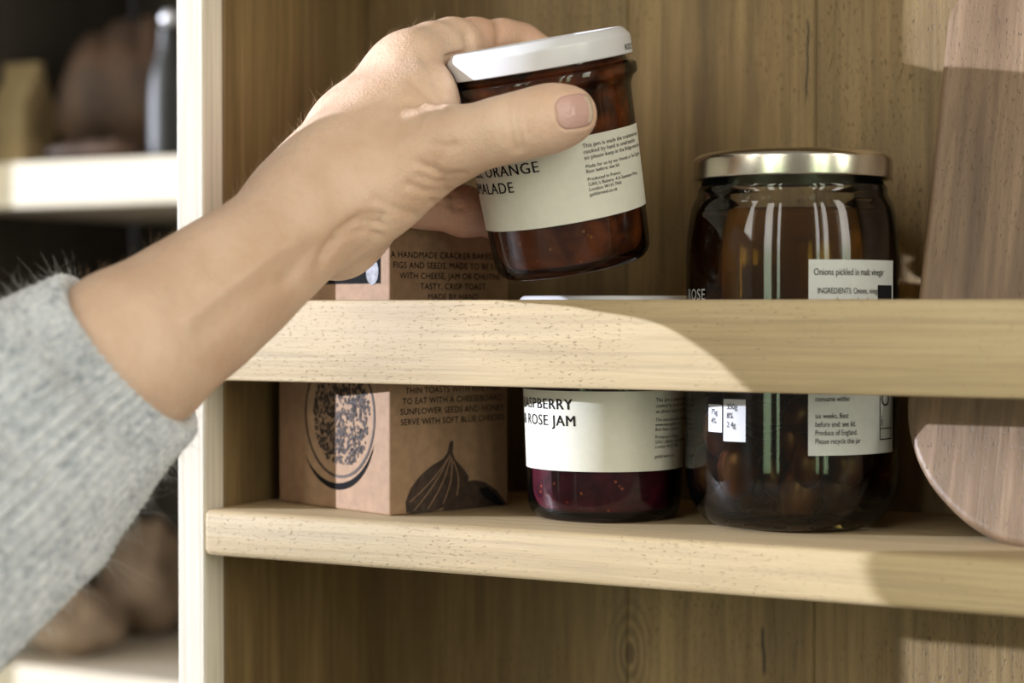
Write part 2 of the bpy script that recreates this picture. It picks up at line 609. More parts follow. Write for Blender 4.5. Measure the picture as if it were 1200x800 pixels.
M['brine'] = brine()
bp = fillet([(0.0, 0.0065), (0.031, 0.0065), (0.039, 0.010), (PR - 0.0022, 0.020), (PR - 0.0022, 0.121), (0.0410, 0.1345), (0.0, 0.1345)],
            [0, .003, .005, .008, .008, .002, 0], 6)
obj('brine', lathe(bp, 128), M['brine'], PT, True)
M['pickle'] = plain('dark_pickle', (0.035, 0.013, 0.009), 0.35, noise=0.7, nscale=70, bump=0.4, bscale=160)
pk = bmesh.new()
for k in range(60):
    a = RNG.uniform(0, 2 * math.pi); rr_ = 0.036 * math.sqrt(RNG.uniform(0, 1)); z = 0.016 + 0.074 * RNG.uniform(0, 1)
    g = bmesh.ops.create_icosphere(pk, subdivisions=2, radius=1.0)
    rot = Matrix.Rotation(RNG.uniform(0, 6), 4, 'Z') @ Matrix.Rotation(RNG.uniform(0, 3), 4, 'X')
    s = RNG.uniform(0.006, 0.009)
    for v in g['verts']:
        v.co = rot @ Vector((v.co.x * s, v.co.y * s, v.co.z * s * 1.5)) 
        v.co += Vector((min(rr_, .030) * math.cos(a), min(rr_, .030) * math.sin(a), z))
po = obj('pickles', pk, M['pickle'], PT, True)
tag(po, kind='stuff')
lp = fillet([(0.0405, 0.1485), (0.0408, 0.1476), (0.0424, 0.1476), (0.0425, 0.1565), (0.0400, 0.1585), (0.0365, 0.1592), (0.0350, 0.1586), (0.0, 0.1588)],
            [0, .0004, .0008, .0016, .001, .001, .001, 0], 5)
obj('lid', lathe(lp, 128), M['steel_lid'], PT, True)


def curved_label(name, rad, a0, a1, z0, z1, mat, parent, n=40):
    bm = bmesh.new()
    vs = [[bm.verts.new((rad * math.cos(R(a0 + (a1 - a0) * i / n)), rad * math.sin(R(a0 + (a1 - a0) * i / n)), z)) for z in (z0, z1)] for i in range(n + 1)]
    for i in range(n):
        bm.faces.new((vs[i][0], vs[i + 1][0], vs[i + 1][1], vs[i][1]))
    return obj(name, bm, mat, parent, True)


pl = curved_label('paper_label', PR + 0.0002, 8.5, 66, 0.0330, 0.1128, M['grey_paper'], PT)
cr = lambda z: PR + 0.0004
text_on_cylinder('label_heading', "Onions pickled in malt vinegar", 0.0040, 11, 0.1065, cr, M['ink'], pl, squash=0.72)
text_on_cylinder('label_lettering', "INGREDIENTS: Onions, vinegar,\nsugar, salt, mustard seed,\nblack pepper, bay leaf", 0.0034, 13, 0.0990, cr, M['ink'], pl, squash=0.70, line=1.15)
curved_label('label_panel', PR + 0.00032, 50, 64, 0.0965, 0.1025, M['ink'], pl, 12)
text_on_cylinder('label_lettering', "Store in a cool dry place. Once\nopened keep refrigerated and\nconsume within\n\nsix weeks. Best\nbefore end: see lid.\nProduce of England.\nPlease recycle this jar", 0.0032, 12, 0.0620, cr, M['ink'], pl, squash=0.74, line=1.08)
for k, (zz, ch) in enumerate(((0.0525, "O"), (0.0445, "i"))):
    text_on_cylinder('label_symbol', ch, 0.0085 if k == 0 else 0.006, 53, zz, cr, M['ink'], pl)
bxl = bmesh.new()
for (qa, qb, qz0, qz1) in ((52, 52.6, 0.0385, 0.0615), (63.4, 64, 0.0385, 0.0615), (52, 64, 0.0385, 0.0390), (52, 64, 0.0430, 0.0434), (52, 64, 0.0610, 0.0615)):
    vs = [[bxl.verts.new((cr(0) * math.cos(R(qa + (qb - qa) * i / 6)), cr(0) * math.sin(R(qa + (qb - qa) * i / 6)), z)) for z in (qz0, qz1)] for i in range(7)]
    for i in range(6):
        bxl.faces.new((vs[i][0], vs[i + 1][0], vs[i + 1][1], vs[i][1]))
obj('label_border', bxl, M['ink'], pl)
M['white_print'] = plain('white_print', (0.5, 0.5, 0.53), 0.5)
text_on_cylinder('glass_lettering', "ROSE", 0.0066, -72, 0.0965, cr, M['white_print'], PT, space=1.1)
for (qa, qb, qz0, qz1, txt) in ((-48.5, -38.5, 0.0415, 0.0530, "75g\n4%"), (-37.5, -24, 0.0380, 0.0555, "350g\n8%\n2.4g")):
    q = curved_label('printed_panel', PR + 0.0002, qa, qb, qz0, qz1, M['white_print'], PT, 12)
    text_on_cylinder('panel_lettering', txt, 0.0034, qa + 2.2, qz1 - 0.0042, cr, M['ink'], q, squash=0.8, line=1.1)

# ------------------------------------------------------------------ cracker box
BL, BW = 0.086, 0.071
BH = 0.129
ldir = Vector((-0.9395, 0.3434, 0)).normalized(); rdir = Vector((0.3434, 0.9395, 0)).normalized()
A = on_plane_y(457, 602, 0.0165); A.z = Z0 + 0.0002
BM_ = Matrix.Identity(4)                       # local x = -ldir (left face runs along -x), y = rdir
BM_.col[0][:3] = -ldir; BM_.col[1][:3] = rdir; BM_.col[2][:3] = (0, 0, 1); BM_.col[3][:3] = A
BX = empty('cracker_box', mat=BM_)
tag(BX, 'brown card cracker box printed with a fig, left of the jam jar', 'box')
# local: box occupies x in [-BL, 0], y in [0, BW]; the left face is y = 0, the right face is x = 0
bo = obj('carton', box_bm(-BL, 0, 0, BW, 0, BH, 0.0008, 2), M['kraft'], BX)
fl_ = bmesh.new()
box_bm(-BL + 0.001, -0.001, 0.001, BW * 0.5, BH + 0.0001, BH + 0.0006, 0, 1, fl_)
obj('top_flap', fl_, M['kraft'], BX)
EPS = 0.00025


def poly_face(bm, pts):
    try:
        bm.faces.new([bm.verts.new(p) for p in pts])
    except ValueError:
        pass


def left_pt(s, z):      # s = distance from the corner along the left face
    return (-s, -EPS, z)


def right_pt(s, z):
    return (EPS, s, z)


def lp_from_px(u, v):
    """point of the left face (s, z) seen at u, v"""
    o = CAM; dr = P(u, v, 1) - CAM
    nrm = -rdir
    t = (A - o).dot(nrm) / dr.dot(nrm)
    q = o + dr * t - A
    return q.dot(ldir), q.z


def rp_from_px(u, v):
    o = CAM; dr = P(u, v, 1) - CAM
    nrm = -ldir
    t = (A - o).dot(nrm) / dr.dot(nrm)
    q = o + dr * t - A
    return q.dot(rdir), q.z


# the printed cracker on the left face: rim, dark base crescent, seeds
cs, cz = lp_from_px(398, 486)
es, _ = lp_from_px(440, 486)
_, ez = lp_from_px(398, 560)
ra, rb = abs(cs - es), abs(cz - ez)


def ell(bm, c, a, b, pt, a0=0, a1=360, inner=None, n=40, lift=0.0):
    def q(t, k):
        x, z = c[0] + a * k * math.cos(t), c[1] + b * k * math.sin(t)
        p = pt(x, z)
        return (p[0] + (lift if pt is right_pt else 0), p[1] - (lift if pt is left_pt else 0), p[2])
    if inner is None:
        poly_face(bm, [q(R(a0 + (a1 - a0) * i / n), 1) for i in range(n)])
    else:
        for i in range(n):
            t0, t1 = R(a0 + (a1 - a0) * i / n), R(a0 + (a1 - a0) * (i + 1) / n)
            k0 = inner(i / n) if callable(inner) else inner
            k1 = inner((i + 1) / n) if callable(inner) else inner
            poly_face(bm, [q(t0, k0), q(t0, 1), q(t1, 1), q(t1, k1)])


pb = bmesh.new()
ell(pb, (cs, cz), ra, rb, left_pt, 0, 360, 0.955)
for k in range(800):
    t = RNG.uniform(0, 2 * math.pi); q = 0.80 * math.sqrt(RNG.uniform(0, 1))
    s_, z_ = cs - 0.0015 + ra * q * math.cos(t), cz + rb * q * math.sin(t)
    w_ = RNG.uniform(0.0005, 0.0013)
    th = RNG.uniform(0, 3.14)
    poly_face(pb, [left_pt(s_ + w_ * math.cos(th + f) * (1 if i % 2 else 0.6), z_ + w_ * math.sin(th + f)) for i, f in enumerate((0, 1.3, 2.5, 3.8, 5.1))])
obj('printed_cracker', pb, M['brown_ink'], BX)
pb = bmesh.new()
ell(pb, (cs + 0.002, cz - 0.004), ra * 1.08, rb * 1.05, left_pt, 195, 330, lambda t: 1 - 0.10 * math.sin(math.pi * t), 30)
obj('printed_crescent', pb, M['ink'], BX)
# darker inset picture high on the left face
pb = bmesh.new()
s0, z0_ = lp_from_px(446, 332)
s1, z1_ = lp_from_px(360, 250)
poly_face(pb, [left_pt(s0, z0_), left_pt(BL - 0.003, z0_), left_pt(BL - 0.003, BH - 0.006), left_pt(s0, BH - 0.006)])
pic = obj('printed_picture', pb, M['ink'], BX)
pb = bmesh.new()
s_, z_ = lp_from_px(437, 318)
ell(pb, (s_, z_), 0.0045, 0.006, left_pt, lift=0.0002)
obj('printed_pale_patch', pb, plain('silver_print', (0.22, 0.22, 0.24), 0.6, noise=0.5, nscale=300), BX)  # small pale patch within the dark printed picture

# the fig and its halved neighbour on the right face
pb = bmesh.new()
figpx = [(528, 516), (531, 517), (530, 530), (533, 538), (543, 549), (549, 558), (547, 570), (536, 582), (520, 594), (505, 600), (488, 602), (476, 600), (475, 588), (481, 572), (492, 557), (506, 545), (518, 538), (524, 530), (526, 520)]
poly_face(pb, [right_pt(*rp_from_px(u, v)) for (u, v) in figpx])
obj('printed_fig', pb, M['brown_ink'], BX)
pb = bmesh.new()
for (a_, b_) in (((526, 532), (484, 598)), ((527, 534), (500, 596)), ((528, 536), (518, 590)), ((530, 540), (534, 580)), ((524, 536), (479, 588))):
    (sa, za), (sb, zb) = rp_from_px(*a_), rp_from_px(*b_)
    for k in range(6):
        def q(t): return sa + (sb - sa) * t + 0.002 * math.sin(math.pi * t), za + (zb - za) * t
        (x0, y0), (x1, y1) = q(k / 6), q((k + 1) / 6)
        poly_face(pb, [tuple(Vector(right_pt(x0, y0)) + Vector((EPS, 0, 0))), tuple(Vector(right_pt(x1, y1)) + Vector((EPS, 0, 0))),
                       tuple(Vector(right_pt(x1 + 0.0006, y1)) + Vector((EPS, 0, 0))), tuple(Vector(right_pt(x0 + 0.0006, y0)) + Vector((EPS, 0, 0)))])
obj('printed_veins', pb, M['kraft'], BX)
pb = bmesh.new()
halfpx = [(518, 598), (522, 584), (530, 573), (542, 565), (556, 562), (568, 565), (580, 573), (590, 585), (595, 594), (596, 597)]
poly_face(pb, [tuple(Vector(right_pt(*rp_from_px(u, v))) + Vector((EPS * .5, 0, 0))) for (u, v) in halfpx])
obj('printed_half_fig', pb, M['brown_ink'], BX)
pb = bmesh.new()
poly_face(pb, [tuple(Vector(right_pt(*rp_from_px(u, v))) + Vector((EPS * 1.5, 0, 0))) for (u, v) in [(560, 572), (570, 570), (582, 582), (590, 592), (578, 590), (566, 582)]])
obj('printed_fig_flesh', pb, M['ink'], BX)


def face_text(name, body, size, u, v, align='CENTER', line=1.0):
    me = text_mesh(body, size, 1.05, line, align)
    s, z = rp_from_px(u, v)
    for q in me.vertices:
        q.co = Vector((EPS, s + q.co.x, z + q.co.y))
    return link(name, me, M['ink'], BX)


face_text('side_lettering', "A HANDMADE CRACKER BAKED WITH\nFIGS AND SEEDS, MADE TO BE EATEN\nWITH CHEESE, JAM OR CHUTNEY\nTASTY, CRISP TOAST\nMADE BY HAND", 0.0040, 531, 303, line=1.18)
face_text('side_lettering', "THIN TOASTS WITH RIPE FIGS\nTO EAT WITH A CHEESEBOARD\nSUNFLOWER SEEDS AND HONEY\nSERVE WITH SOFT BLUE CHEESES", 0.0040, 531, 459, line=1.18)

# ------------------------------------------------------------------ walnut board
WB_Y0, WB_SL = 0.0360, 0.372
th_ = math.atan(WB_SL)
WBm = Matrix.Translation((0.3150, WB_Y0, Z0 + 0.0006)) @ Matrix.Rotation(-th_, 4, 'X')
WB = empty('serving_board', mat=WBm)
tag(WB, 'walnut serving board with rounded corner leaning at the right end', 'board')
bw, bh_, bt, br = 0.27, 0.252, 0.015, 0.062
out = []
for (cx, cz, a0, a1) in ((br, br, 180, 270), (bw - br, br, 270, 360), (bw - 0.02, bh_ - 0.02, 0, 90), (0.02, bh_ - 0.02, 90, 180)):
    r0 = br if cz == br else 0.02
    for k in range(25):
        a = R(a0 + (a1 - a0) * k / 24)
        out.append((cx + r0 * math.cos(a), cz + r0 * math.sin(a)))
bm = bmesh.new()
fv = [bm.verts.new((x, 0, z)) for x, z in out]; kv = [bm.verts.new((x, bt, z)) for x, z in out]
bm.faces.new(fv); bm.faces.new(kv[::-1])
for i in range(len(out)):
    j = (i + 1) % len(out)
    bm.faces.new((fv[i], kv[i], kv[j], fv[j]))
bmesh.ops.recalc_face_normals(bm, faces=bm.faces)
rim = [e for e in bm.edges if (abs(e.verts[0].co.y) < 1e-6) == (abs(e.verts[1].co.y) < 1e-6)]
bmesh.ops.bevel(bm, geom=rim, offset=0.003, segments=4, profile=0.5, affect='EDGES')
bd = obj('board', bm, M['board'], WB)
auto_smooth(bd, 30)

# ------------------------------------------------------------------ arm and hand (one continuous surface)
hand_inv = HELD.inverted()
HI = np.array(hand_inv, dtype=np.float32)


def pt(u, v, d, rpx):
    p = P(u, v, d)
    return (np.array(p[:], dtype=np.float32), rpx * d / F)


def chain(lst):
    return [pt(*q) for q in lst]


def cap(p, a, b, ra, rb):
    ba = b - a
    L = float((ba * ba).sum())
    t = np.clip(((p - a) @ ba) / L, 0, 1)
    q = p - a - t[:, None] * ba
    return np.sqrt((q * q).sum(1)) - (ra + t * (rb - ra))


def smin(a, b, k):
    h = np.maximum(k - np.abs(a - b), 0) / k
    return np.minimum(a, b) - h * h * k * 0.25


def chain_sdf(p, ch, k):
    r = None
    for (a, ra), (b, rb) in zip(ch, ch[1:]):
        d = cap(p, a, b, ra, rb)
        r = d if r is None else smin(r, d, k)
    return r


FORE = chain([(-150, 640, .635, 80), (20, 512, .672, 86), (154, 412, .700, 91), (232, 358, .719, 77), (288, 316, .730, 67), (330, 282, .742, 61)])
BACK = chain([(330, 282, .742, 61), (356, 247, .758, 62), (388, 218, .774, 59), (430, 156, .800, 57), (470, 100, .812, 41), (486, 78, .815, 36)])
BACKN = chain([(352, 250, .752, 44), (410, 190, .772, 48), (466, 142, .784, 40), (506, 112, .790, 27)])
THEN = chain([(356, 258, .752, 44), (405, 236, .764, 56), (455, 210, .769, 49), (512, 176, .764, 38)])
HEEL = chain([(352, 284, .776, 38), (396, 281, .794, 38), (414, 262, .803, 34), (448, 222, .815, 36)])
PALM = chain([(400, 205, .815, 60), (445, 170, .835, 50), (468, 120, .838, 42)])
ULNA = chain([(392, 245, .815, 52), (445, 212, .845, 40), (470, 200, .855, 34)])
WEB = chain([(492, 88, .806, 28), (498, 120, .790, 24), (512, 160, .775, 30)])
THUMB = chain([(505, 180, .764, 39), (548, 164, .757, 35), (590, 152, .7525, 34.5), (628, 143, .7525, 34.5), (652, 137, .7545, 33), (668, 134, .7575, 30.5)])
INDEX = chain([(478, 84, .813, 42), (508, 64, .828, 36), (530, 55, .840, 32), (556, 49, .853, 26), (590, 47, .865, 22.5), (612, 50, .870, 20), (640, 60, .866, 16)])
MIDDLE = chain([(470, 112, .838, 36), (510, 98, .866, 28), (555, 96, .882, 26), (600, 100, .884, 23), (640, 108, .878, 18)])
RING = chain([(462, 165, .852, 34), (508, 158, .876, 28), (555, 152, .888, 26), (600, 156, .888, 23), (635, 162, .882, 18)])
PINKY = chain([(458, 216, .832, 32), (500, 237, .838, 29), (545, 248, .842, 27.5), (585, 255, .850, 23), (612, 258, .857, 18)])


def jar_sdf(p):
    q = p @ HI[:3, :3].T + HI[:3, 3]
    rad = np.sqrt(q[:, 0] ** 2 + q[:, 1] ** 2)
    z = q[:, 2]
    body = rad - (0.0342 + 0.0026 * np.clip((z - 0.006) / 0.07, 0, 1) + 0.0002)
    body = np.maximum(body, np.maximum(z - 0.080, -z))
    lid = np.maximum(rad - 0.0402, np.maximum(z - 0.0990, 0.0780 - z))
    return np.minimum(body, lid)


def hand_sdf(p, carve=True):
    palm = chain_sdf(p, FORE, 0.014)
    for ch, k in ((BACK, 0.012), (BACKN, 0.014), (THEN, 0.014), (HEEL, 0.010), (PALM, 0.02), (ULNA, 0.02), (WEB, 0.014)):
        palm = smin(palm, chain_sdf(p, ch, 0.014), k)
    fing = None
    for ch in (INDEX, MIDDLE, RING, PINKY):
        d = chain_sdf(p, ch, 0.005)
        fing = d if fing is None else smin(fing, d, 0.0012)
    r = smin(palm, fing, 0.009)
    r = smin(r, chain_sdf(p, THUMB, 0.008), 0.012)
    if carve:
        j = jar_sdf(p) - 0.0003
        r = -smin(-r, j, 0.0015)
    return r


def surface_nets(sdf, lo, hi, h):
    n = np.ceil((hi - lo) / h).astype(int) + 1
    B = 12
    nb = -(-n // B)
    n = nb * B + 1
    vol = np.zeros(n, dtype=np.float32)
    ctr = np.stack(np.meshgrid(*[(np.arange(k) + 0.5) * B * h for k in nb], indexing='ij'), -1).reshape(-1, 3).astype(np.float32) + lo.astype(np.float32)
    cv = sdf(ctr)
    half = B * h * 0.5 * math.sqrt(3) * 1.35 + 0.004
    loc = np.stack(np.meshgrid(*[np.arange(B + 1)] * 3, indexing='ij'), -1).reshape(-1, 3)
    idx = np.stack(np.meshgrid(*[np.arange(k) for k in nb], indexing='ij'), -1).reshape(-1, 3)
    for b, val in zip(idx, cv):
        s = tuple(slice(b[k] * B, b[k] * B + B + 1) for k in range(3))
        if abs(val) > half:
            vol[s] = val
    for b, val in zip(idx, cv):
        s = tuple(slice(b[k] * B, b[k] * B + B + 1) for k in range(3))
        if abs(val) <= half:
            pp = ((loc + b * B) * h).astype(np.float32) + lo.astype(np.float32)
            vol[s] = sdf(pp).reshape(B + 1, B + 1, B + 1)
    ins = vol < 0
    c = np.zeros(np.array(n) - 1, dtype=np.int8)
    offs = [(i, j, k) for i in (0, 1) for j in (0, 1) for k in (0, 1)]
    m = np.array(n) - 1
    for (i, j, k) in offs:
        c += ins[i:i + m[0], j:j + m[1], k:k + m[2]]
    act = (c > 0) & (c < 8)
    cell = np.argwhere(act)
    ids = -np.ones(m, dtype=np.int64)
    ids[act] = np.arange(len(cell))
    acc = np.zeros((len(cell), 3)); cnt = np.zeros(len(cell))
    edges = [(a, b) for a in offs for b in offs if sum(b) - sum(a) == 1 and all(y >= x for x, y in zip(a, b))]
    for a, b in edges:
        va = vol[cell[:, 0] + a[0], cell[:, 1] + a[1], cell[:, 2] + a[2]]
        vb = vol[cell[:, 0] + b[0], cell[:, 1] + b[1], cell[:, 2] + b[2]]
        x = (va < 0) != (vb < 0)
        t = np.where(x, va / np.where(x, va - vb, 1), 0)
        p = np.array(a) + t[:, None] * (np.array(b) - np.array(a))
        acc[x] += p[x]; cnt[x] += 1
    verts = (cell + acc / cnt[:, None]) * h + lo
    faces = []
    for ax_ in range(3):
        o1, o2 = (ax_ + 1) % 3, (ax_ + 2) % 3
        sl = [slice(None)] * 3; sh_ = [slice(None)] * 3
        sl[ax_] = slice(0, -1); sh_[ax_] = slice(1, None)
        fa = ins[tuple(sl)] != ins[tuple(sh_)]
        e = np.argwhere(fa)
        e = e[(e[:, o1] > 0) & (e[:, o2] > 0) & (e[:, o1] < m[o1]) & (e[:, o2] < m[o2])]
        d1 = np.zeros(3, int); d1[o1] = 1
        d2 = np.zeros(3, int); d2[o2] = 1
        q = [ids[tuple((e - x).T)] for x in (0 * d1, d1, d1 + d2, d2)]
        f = np.stack(q, 1)
        flip = ins[tuple(e.T)]
        f[~flip] = f[~flip][:, ::-1]
        faces.append(f)
    return verts, np.concatenate(faces)


def sdf_grad(sdf, p, e=0.0004):
    g = np.zeros_like(p)
    for k in range(3):
        d = np.zeros(3, dtype=p.dtype); d[k] = e
        g[:, k] = sdf(p + d) - sdf(p - d)
    return g / (np.linalg.norm(g, axis=1, keepdims=True) + 1e-9)


allp = [q for ch in (FORE, BACK, BACKN, THEN, HEEL, PALM, ULNA, WEB, THUMB, INDEX, MIDDLE, RING, PINKY) for q in ch]
lo = np.min([p - r for p, r in allp], 0).astype(float) - 0.006
hi = np.max([p + r for p, r in allp], 0).astype(float) + 0.006
V, FQ = surface_nets(hand_sdf, lo, hi, 0.0014)
V = V.astype(np.float32)
for _ in range(2):
    g = sdf_grad(hand_sdf, V)
    V = V - g * np.clip(hand_sdf(V), -0.001, 0.001)[:, None]
NRM = sdf_grad(hand_sdf, V, 0.0012)

# skin folds and tendons, drawn along the creases seen on the thumb, wrist and palm
CI = np.array(CMI, dtype=np.float64)


def proj(p):
    q = p @ CI[:3, :3].T + CI[:3, 3]
    return 600 + q[:, 0] / -q[:, 2] * F, 400 - q[:, 1] / -q[:, 2] * F, -q[:, 2]


pu, pv, pd = proj(V.astype(np.float64))
tocam = np.array(CAM[:]) - V
tocam /= np.linalg.norm(tocam, axis=1, keepdims=True)
face = np.clip((NRM * tocam).sum(1) * 3.0, 0, 1)


def poly_dist(u, v, pts):
    best = np.full(len(u), 1e9)
    for (x0, y0), (x1, y1) in zip(pts, pts[1:]):
        dx, dy = x1 - x0, y1 - y0
        t = np.clip(((u - x0) * dx + (v - y0) * dy) / (dx * dx + dy * dy), 0, 1)
        best = np.minimum(best, np.hypot(u - x0 - t * dx, v - y0 - t * dy))
    return best


CREASE = [  # polyline, depth in mm (negative = groove), half width in px
    ([(597, 116), (594, 135), (599, 158), (604, 176)], -0.55, 4), ([(606, 116), (604, 138), (609, 160), (612, 174)], -0.45, 3.5),
    ([(615, 122), (614, 140), (618, 158)], -0.35, 3.5), ([(588, 124), (586, 145), (590, 165)], -0.25, 4),
    ([(530, 168), (518, 182), (508, 196)], -0.4, 5), ([(545, 205), (522, 206), (500, 196), (488, 190)], -0.6, 5), ([(537, 214), (512, 214), (490, 206)], -0.5, 5),
    ([(525, 226), (500, 224), (478, 216)], -0.5, 5), ([(505, 168), (522, 172), (538, 170)], -0.35, 4),
    ([(380, 300), (396, 272), (420, 258), (446, 262)], -0.9, 6), ([(388, 292), (405, 274), (430, 270), (446, 276)], -0.6, 4),
    ([(404, 268), (424, 250), (452, 252)], -0.5, 4), ([(372, 312), (384, 296), (392, 282)], -0.5, 5), ([(440, 232), (462, 244), (486, 252)], -0.4, 5),
    ([(416, 300), (428, 290), (438, 278)], -0.3, 4),
    ([(498, 70), (508, 84), (512, 98), (516, 114)], -0.5, 5), ([(484, 96), (498, 108), (516, 122)], -0.45, 4), ([(478, 120), (500, 124), (520, 128)], -0.45, 5),
    ([(548, 40), (551, 52), (549, 66)], -1.0, 5), ([(583, 28), (586, 40), (585, 54)], -0.9, 4),
    ([(520, 216), (530, 228), (534, 246)], -0.5, 4), ([(505, 236), (524, 240), (542, 243)], -0.5, 3),
    ([(222, 372), (268, 336), (312, 302), (345, 282)], 0.5, 9), ([(238, 392), (290, 350), (340, 318)], -0.35, 12), ([(335, 330), (352, 306), (372, 288)], -0.5, 9),
    ([(350, 176), (392, 140), (430, 104), (462, 74)], 0.4, 16), ([(404, 200), (440, 170), (480, 140)], -0.35, 22),
]
disp = np.zeros(len(V))
for pts, mm, wd in CREASE:
    d = poly_dist(pu, pv, pts)
    disp += mm * 0.0021 * np.exp(-(d / wd) ** 2)
disp[pd > 0.86] *= 0.8
# cuticle groove round the thumbnail
NC = np.array([673.0, 130.5]); NA = R(-9)
nu = (pu - NC[0]) * math.cos(NA) + (pv - NC[1]) * math.sin(NA)
nv = -(pu - NC[0]) * math.sin(NA) + (pv - NC[1]) * math.cos(NA)
NLEN, NWID = 21.5, 20.0
sup = (np.abs(nu / NLEN) ** 3.2 + np.abs(nv / NWID) ** 3.2) ** (1 / 3.2)
near = pd < 0.80
disp += np.where(near, 0.00045 * np.exp(-((sup - 1.16) / 0.11) ** 2) - 0.0007 * np.exp(-((sup - 0.90) / 0.14) ** 2) - 0.00045 * (sup < 0.9), 0)
V = V + NRM * (disp * face)[:, None].astype(np.float32)


def mesh_np(name, v, f):
    me = bpy.data.meshes.new(name)
    me.from_pydata([tuple(map(float, q)) for q in v], [], [tuple(map(int, q)) for q in f])
    me.validate()
    return me


def skin_mat():
    m, n, b = mat_base('skin')
    vec = n.coords()
    k1 = n.noise(vec, 28, 4, 0.6)
    k2 = n.noise(vec, 260, 3, 0.6)
    c = n.ramp(k1, [(0.30, (0.68, 0.45, 0.315)), (0.55, (0.77, 0.55, 0.41)), (0.75, (0.80, 0.585, 0.45))])
    at = n.n('ShaderNodeAttribute'); at.attribute_name = 'flush'
    c = n.mix(at.outputs['Fac'], c, (0.66, 0.28, 0.19))
    c = n.mix(n.math('MULTIPLY', n.math('SUBTRACT', k2, 0.5), 0.5, clamp=True), c, (0.50, 0.27, 0.16))
    n.l(c, b.inputs['Base Color'])
    b.inputs['Roughness'].default_value = 0.48
    b.inputs['Subsurface Weight'].default_value = 0.18
    b.inputs['Subsurface Radius'].default_value = (1.0, 0.35, 0.2)
    b.inputs['Subsurface Scale'].default_value = 0.0035
    v1 = n.n('ShaderNodeTexVoronoi'); n.l(vec, v1.inputs['Vector']); v1.inputs['Scale'].default_value = 900
    hgt = n.math('ADD', n.math('MULTIPLY', v1.outputs['Distance'], 0.6), n.noise(vec, 500, 3))
    n.l(n.bump(hgt, 0.38, 0.0007), b.inputs['Normal'])
    return m


M['skin'] = skin_mat()
PE = empty('person', P(328, 277, .745))
tag(PE, 'person in a grey knitted jumper, left arm reaching in to grip the marmalade jar', 'person')
PEI = Matrix.Translation(-PE.location)


def pe_part(name, me, mat, parent=None, smooth=True):
    o = link(name, me, mat, parent or PE, smooth)
    if parent is None:
        o.matrix_parent_inverse = PEI
    return o


hm = mesh_np('body', V, FQ)
# real flush of the skin: finger pads, knuckles and finger tips
fl_at = np.zeros(len(V))
for ch, amt in ((INDEX[3:], 0.30), (MIDDLE[1:], 0.4), (RING[1:], 0.4), (PINKY[1:], 0.40), (THUMB[4:], 0.18)):
    d = chain_sdf(V, ch, 0.005)
    fl_at = np.maximum(fl_at, amt * np.clip(1 - d / 0.012, 0, 1))
a_ = hm.attributes.new('flush', 'FLOAT', 'POINT')
if len(hm.vertices) == len(fl_at):
    a_.data.foreach_set('value', fl_at.astype(np.float32))
pe_part('body', hm, M['skin'])

# thumbnail
def first_hit(us, vs, d0=0.70, d1=0.80, steps=160):
    base_ = np.array([P(u, v, 1.0)[:] for u, v in zip(us, vs)]) - np.array(CAM[:])
    c0 = np.array(CAM[:])
    tcur = np.full(len(us), d0)
    hit = np.full(len(us), np.nan)
    for d in np.linspace(d0, d1, steps):
        s = hand_sdf((c0 + base_ * d).astype(np.float32))
        new = np.isnan(hit) & (s < 0)
        hit[new] = d
    return c0 + base_ * hit[:, None], hit


ng = 22
gu, gvv = np.meshgrid(np.linspace(-1, 1, ng), np.linspace(-1, 1, ng), indexing='ij')
# square grid mapped to a superellipse so the corners of the nail are rounded
den = np.maximum(np.maximum(np.abs(gu), np.abs(gvv)), 1e-6)
dirx, diry = gu / den, gvv / den
k = (np.abs(dirx) ** 3.2 + np.abs(diry) ** 3.2) ** (1 / 3.2)
sx_, sy_ = gu / k, gvv / k
fu = NC[0] + (sx_ * NLEN) * math.cos(NA) - (sy_ * NWID) * math.sin(NA)
fv_ = NC[1] + (sx_ * NLEN) * math.sin(NA) + (sy_ * NWID) * math.cos(NA)
hp, hd = first_hit(fu.ravel(), fv_.ravel())
hp32 = np.nan_to_num(hp).astype(np.float32)
gn = sdf_grad(hand_sdf, hp32, 0.0012)
lift = 0.00015 + 0.0004 * (1 - np.maximum(np.abs(gu), np.abs(gvv)).ravel() ** 4)
top = hp + gn * lift[:, None]
bot = hp - gn * 0.0012
nvs = np.concatenate([top, bot])
fs = []
g_id = lambda i, j: i * ng + j
for i in range(ng - 1):
    for j in range(ng - 1):
        q = (g_id(i, j), g_id(i + 1, j), g_id(i + 1, j + 1), g_id(i, j + 1))
        fs.append(q); fs.append(tuple(x + ng * ng for x in q[::-1]))
loop = [(i, 0) for i in range(ng - 1)] + [(ng - 1, j) for j in range(ng - 1)] + [(i, ng - 1) for i in range(ng - 1, 0, -1)] + [(0, j) for j in range(ng - 1, 0, -1)]
for a, b in zip(loop, loop[1:] + loop[:1]):
    a, b = g_id(*a), g_id(*b)
    fs.append((a, a + ng * ng, b + ng * ng, b))
if not np.isnan(hd).any():
    nm = mesh_np('thumbnail', nvs, fs)
    tip = np.tile(np.clip((gu.ravel() - 0.72) / 0.10, 0, 1), 2)
    at = nm.attributes.new('free_edge', 'FLOAT', 'POINT')
    if len(nm.vertices) == len(tip):
        at.data.foreach_set('value', tip.astype(np.float32))
    m, n, b = mat_base('fingernail')
    at = n.n('ShaderNodeAttribute'); at.attribute_name = 'free_edge'
    n.l(n.mix(at.outputs['Fac'], (0.64, 0.40, 0.35), (0.72, 0.58, 0.46)), b.inputs['Base Color'])
    b.inputs['Roughness'].default_value = 0.36
    bmh = bmesh.new(); bmh.from_mesh(nm); bmesh.ops.recalc_face_normals(bmh, faces=bmh.faces); bmh.to_mesh(nm); bmh.free()
    no = pe_part('thumbnail', nm, m)
    no['label'] = 'short pink thumbnail'
else:
    print('NAIL rays missed', np.isnan(hd).sum())


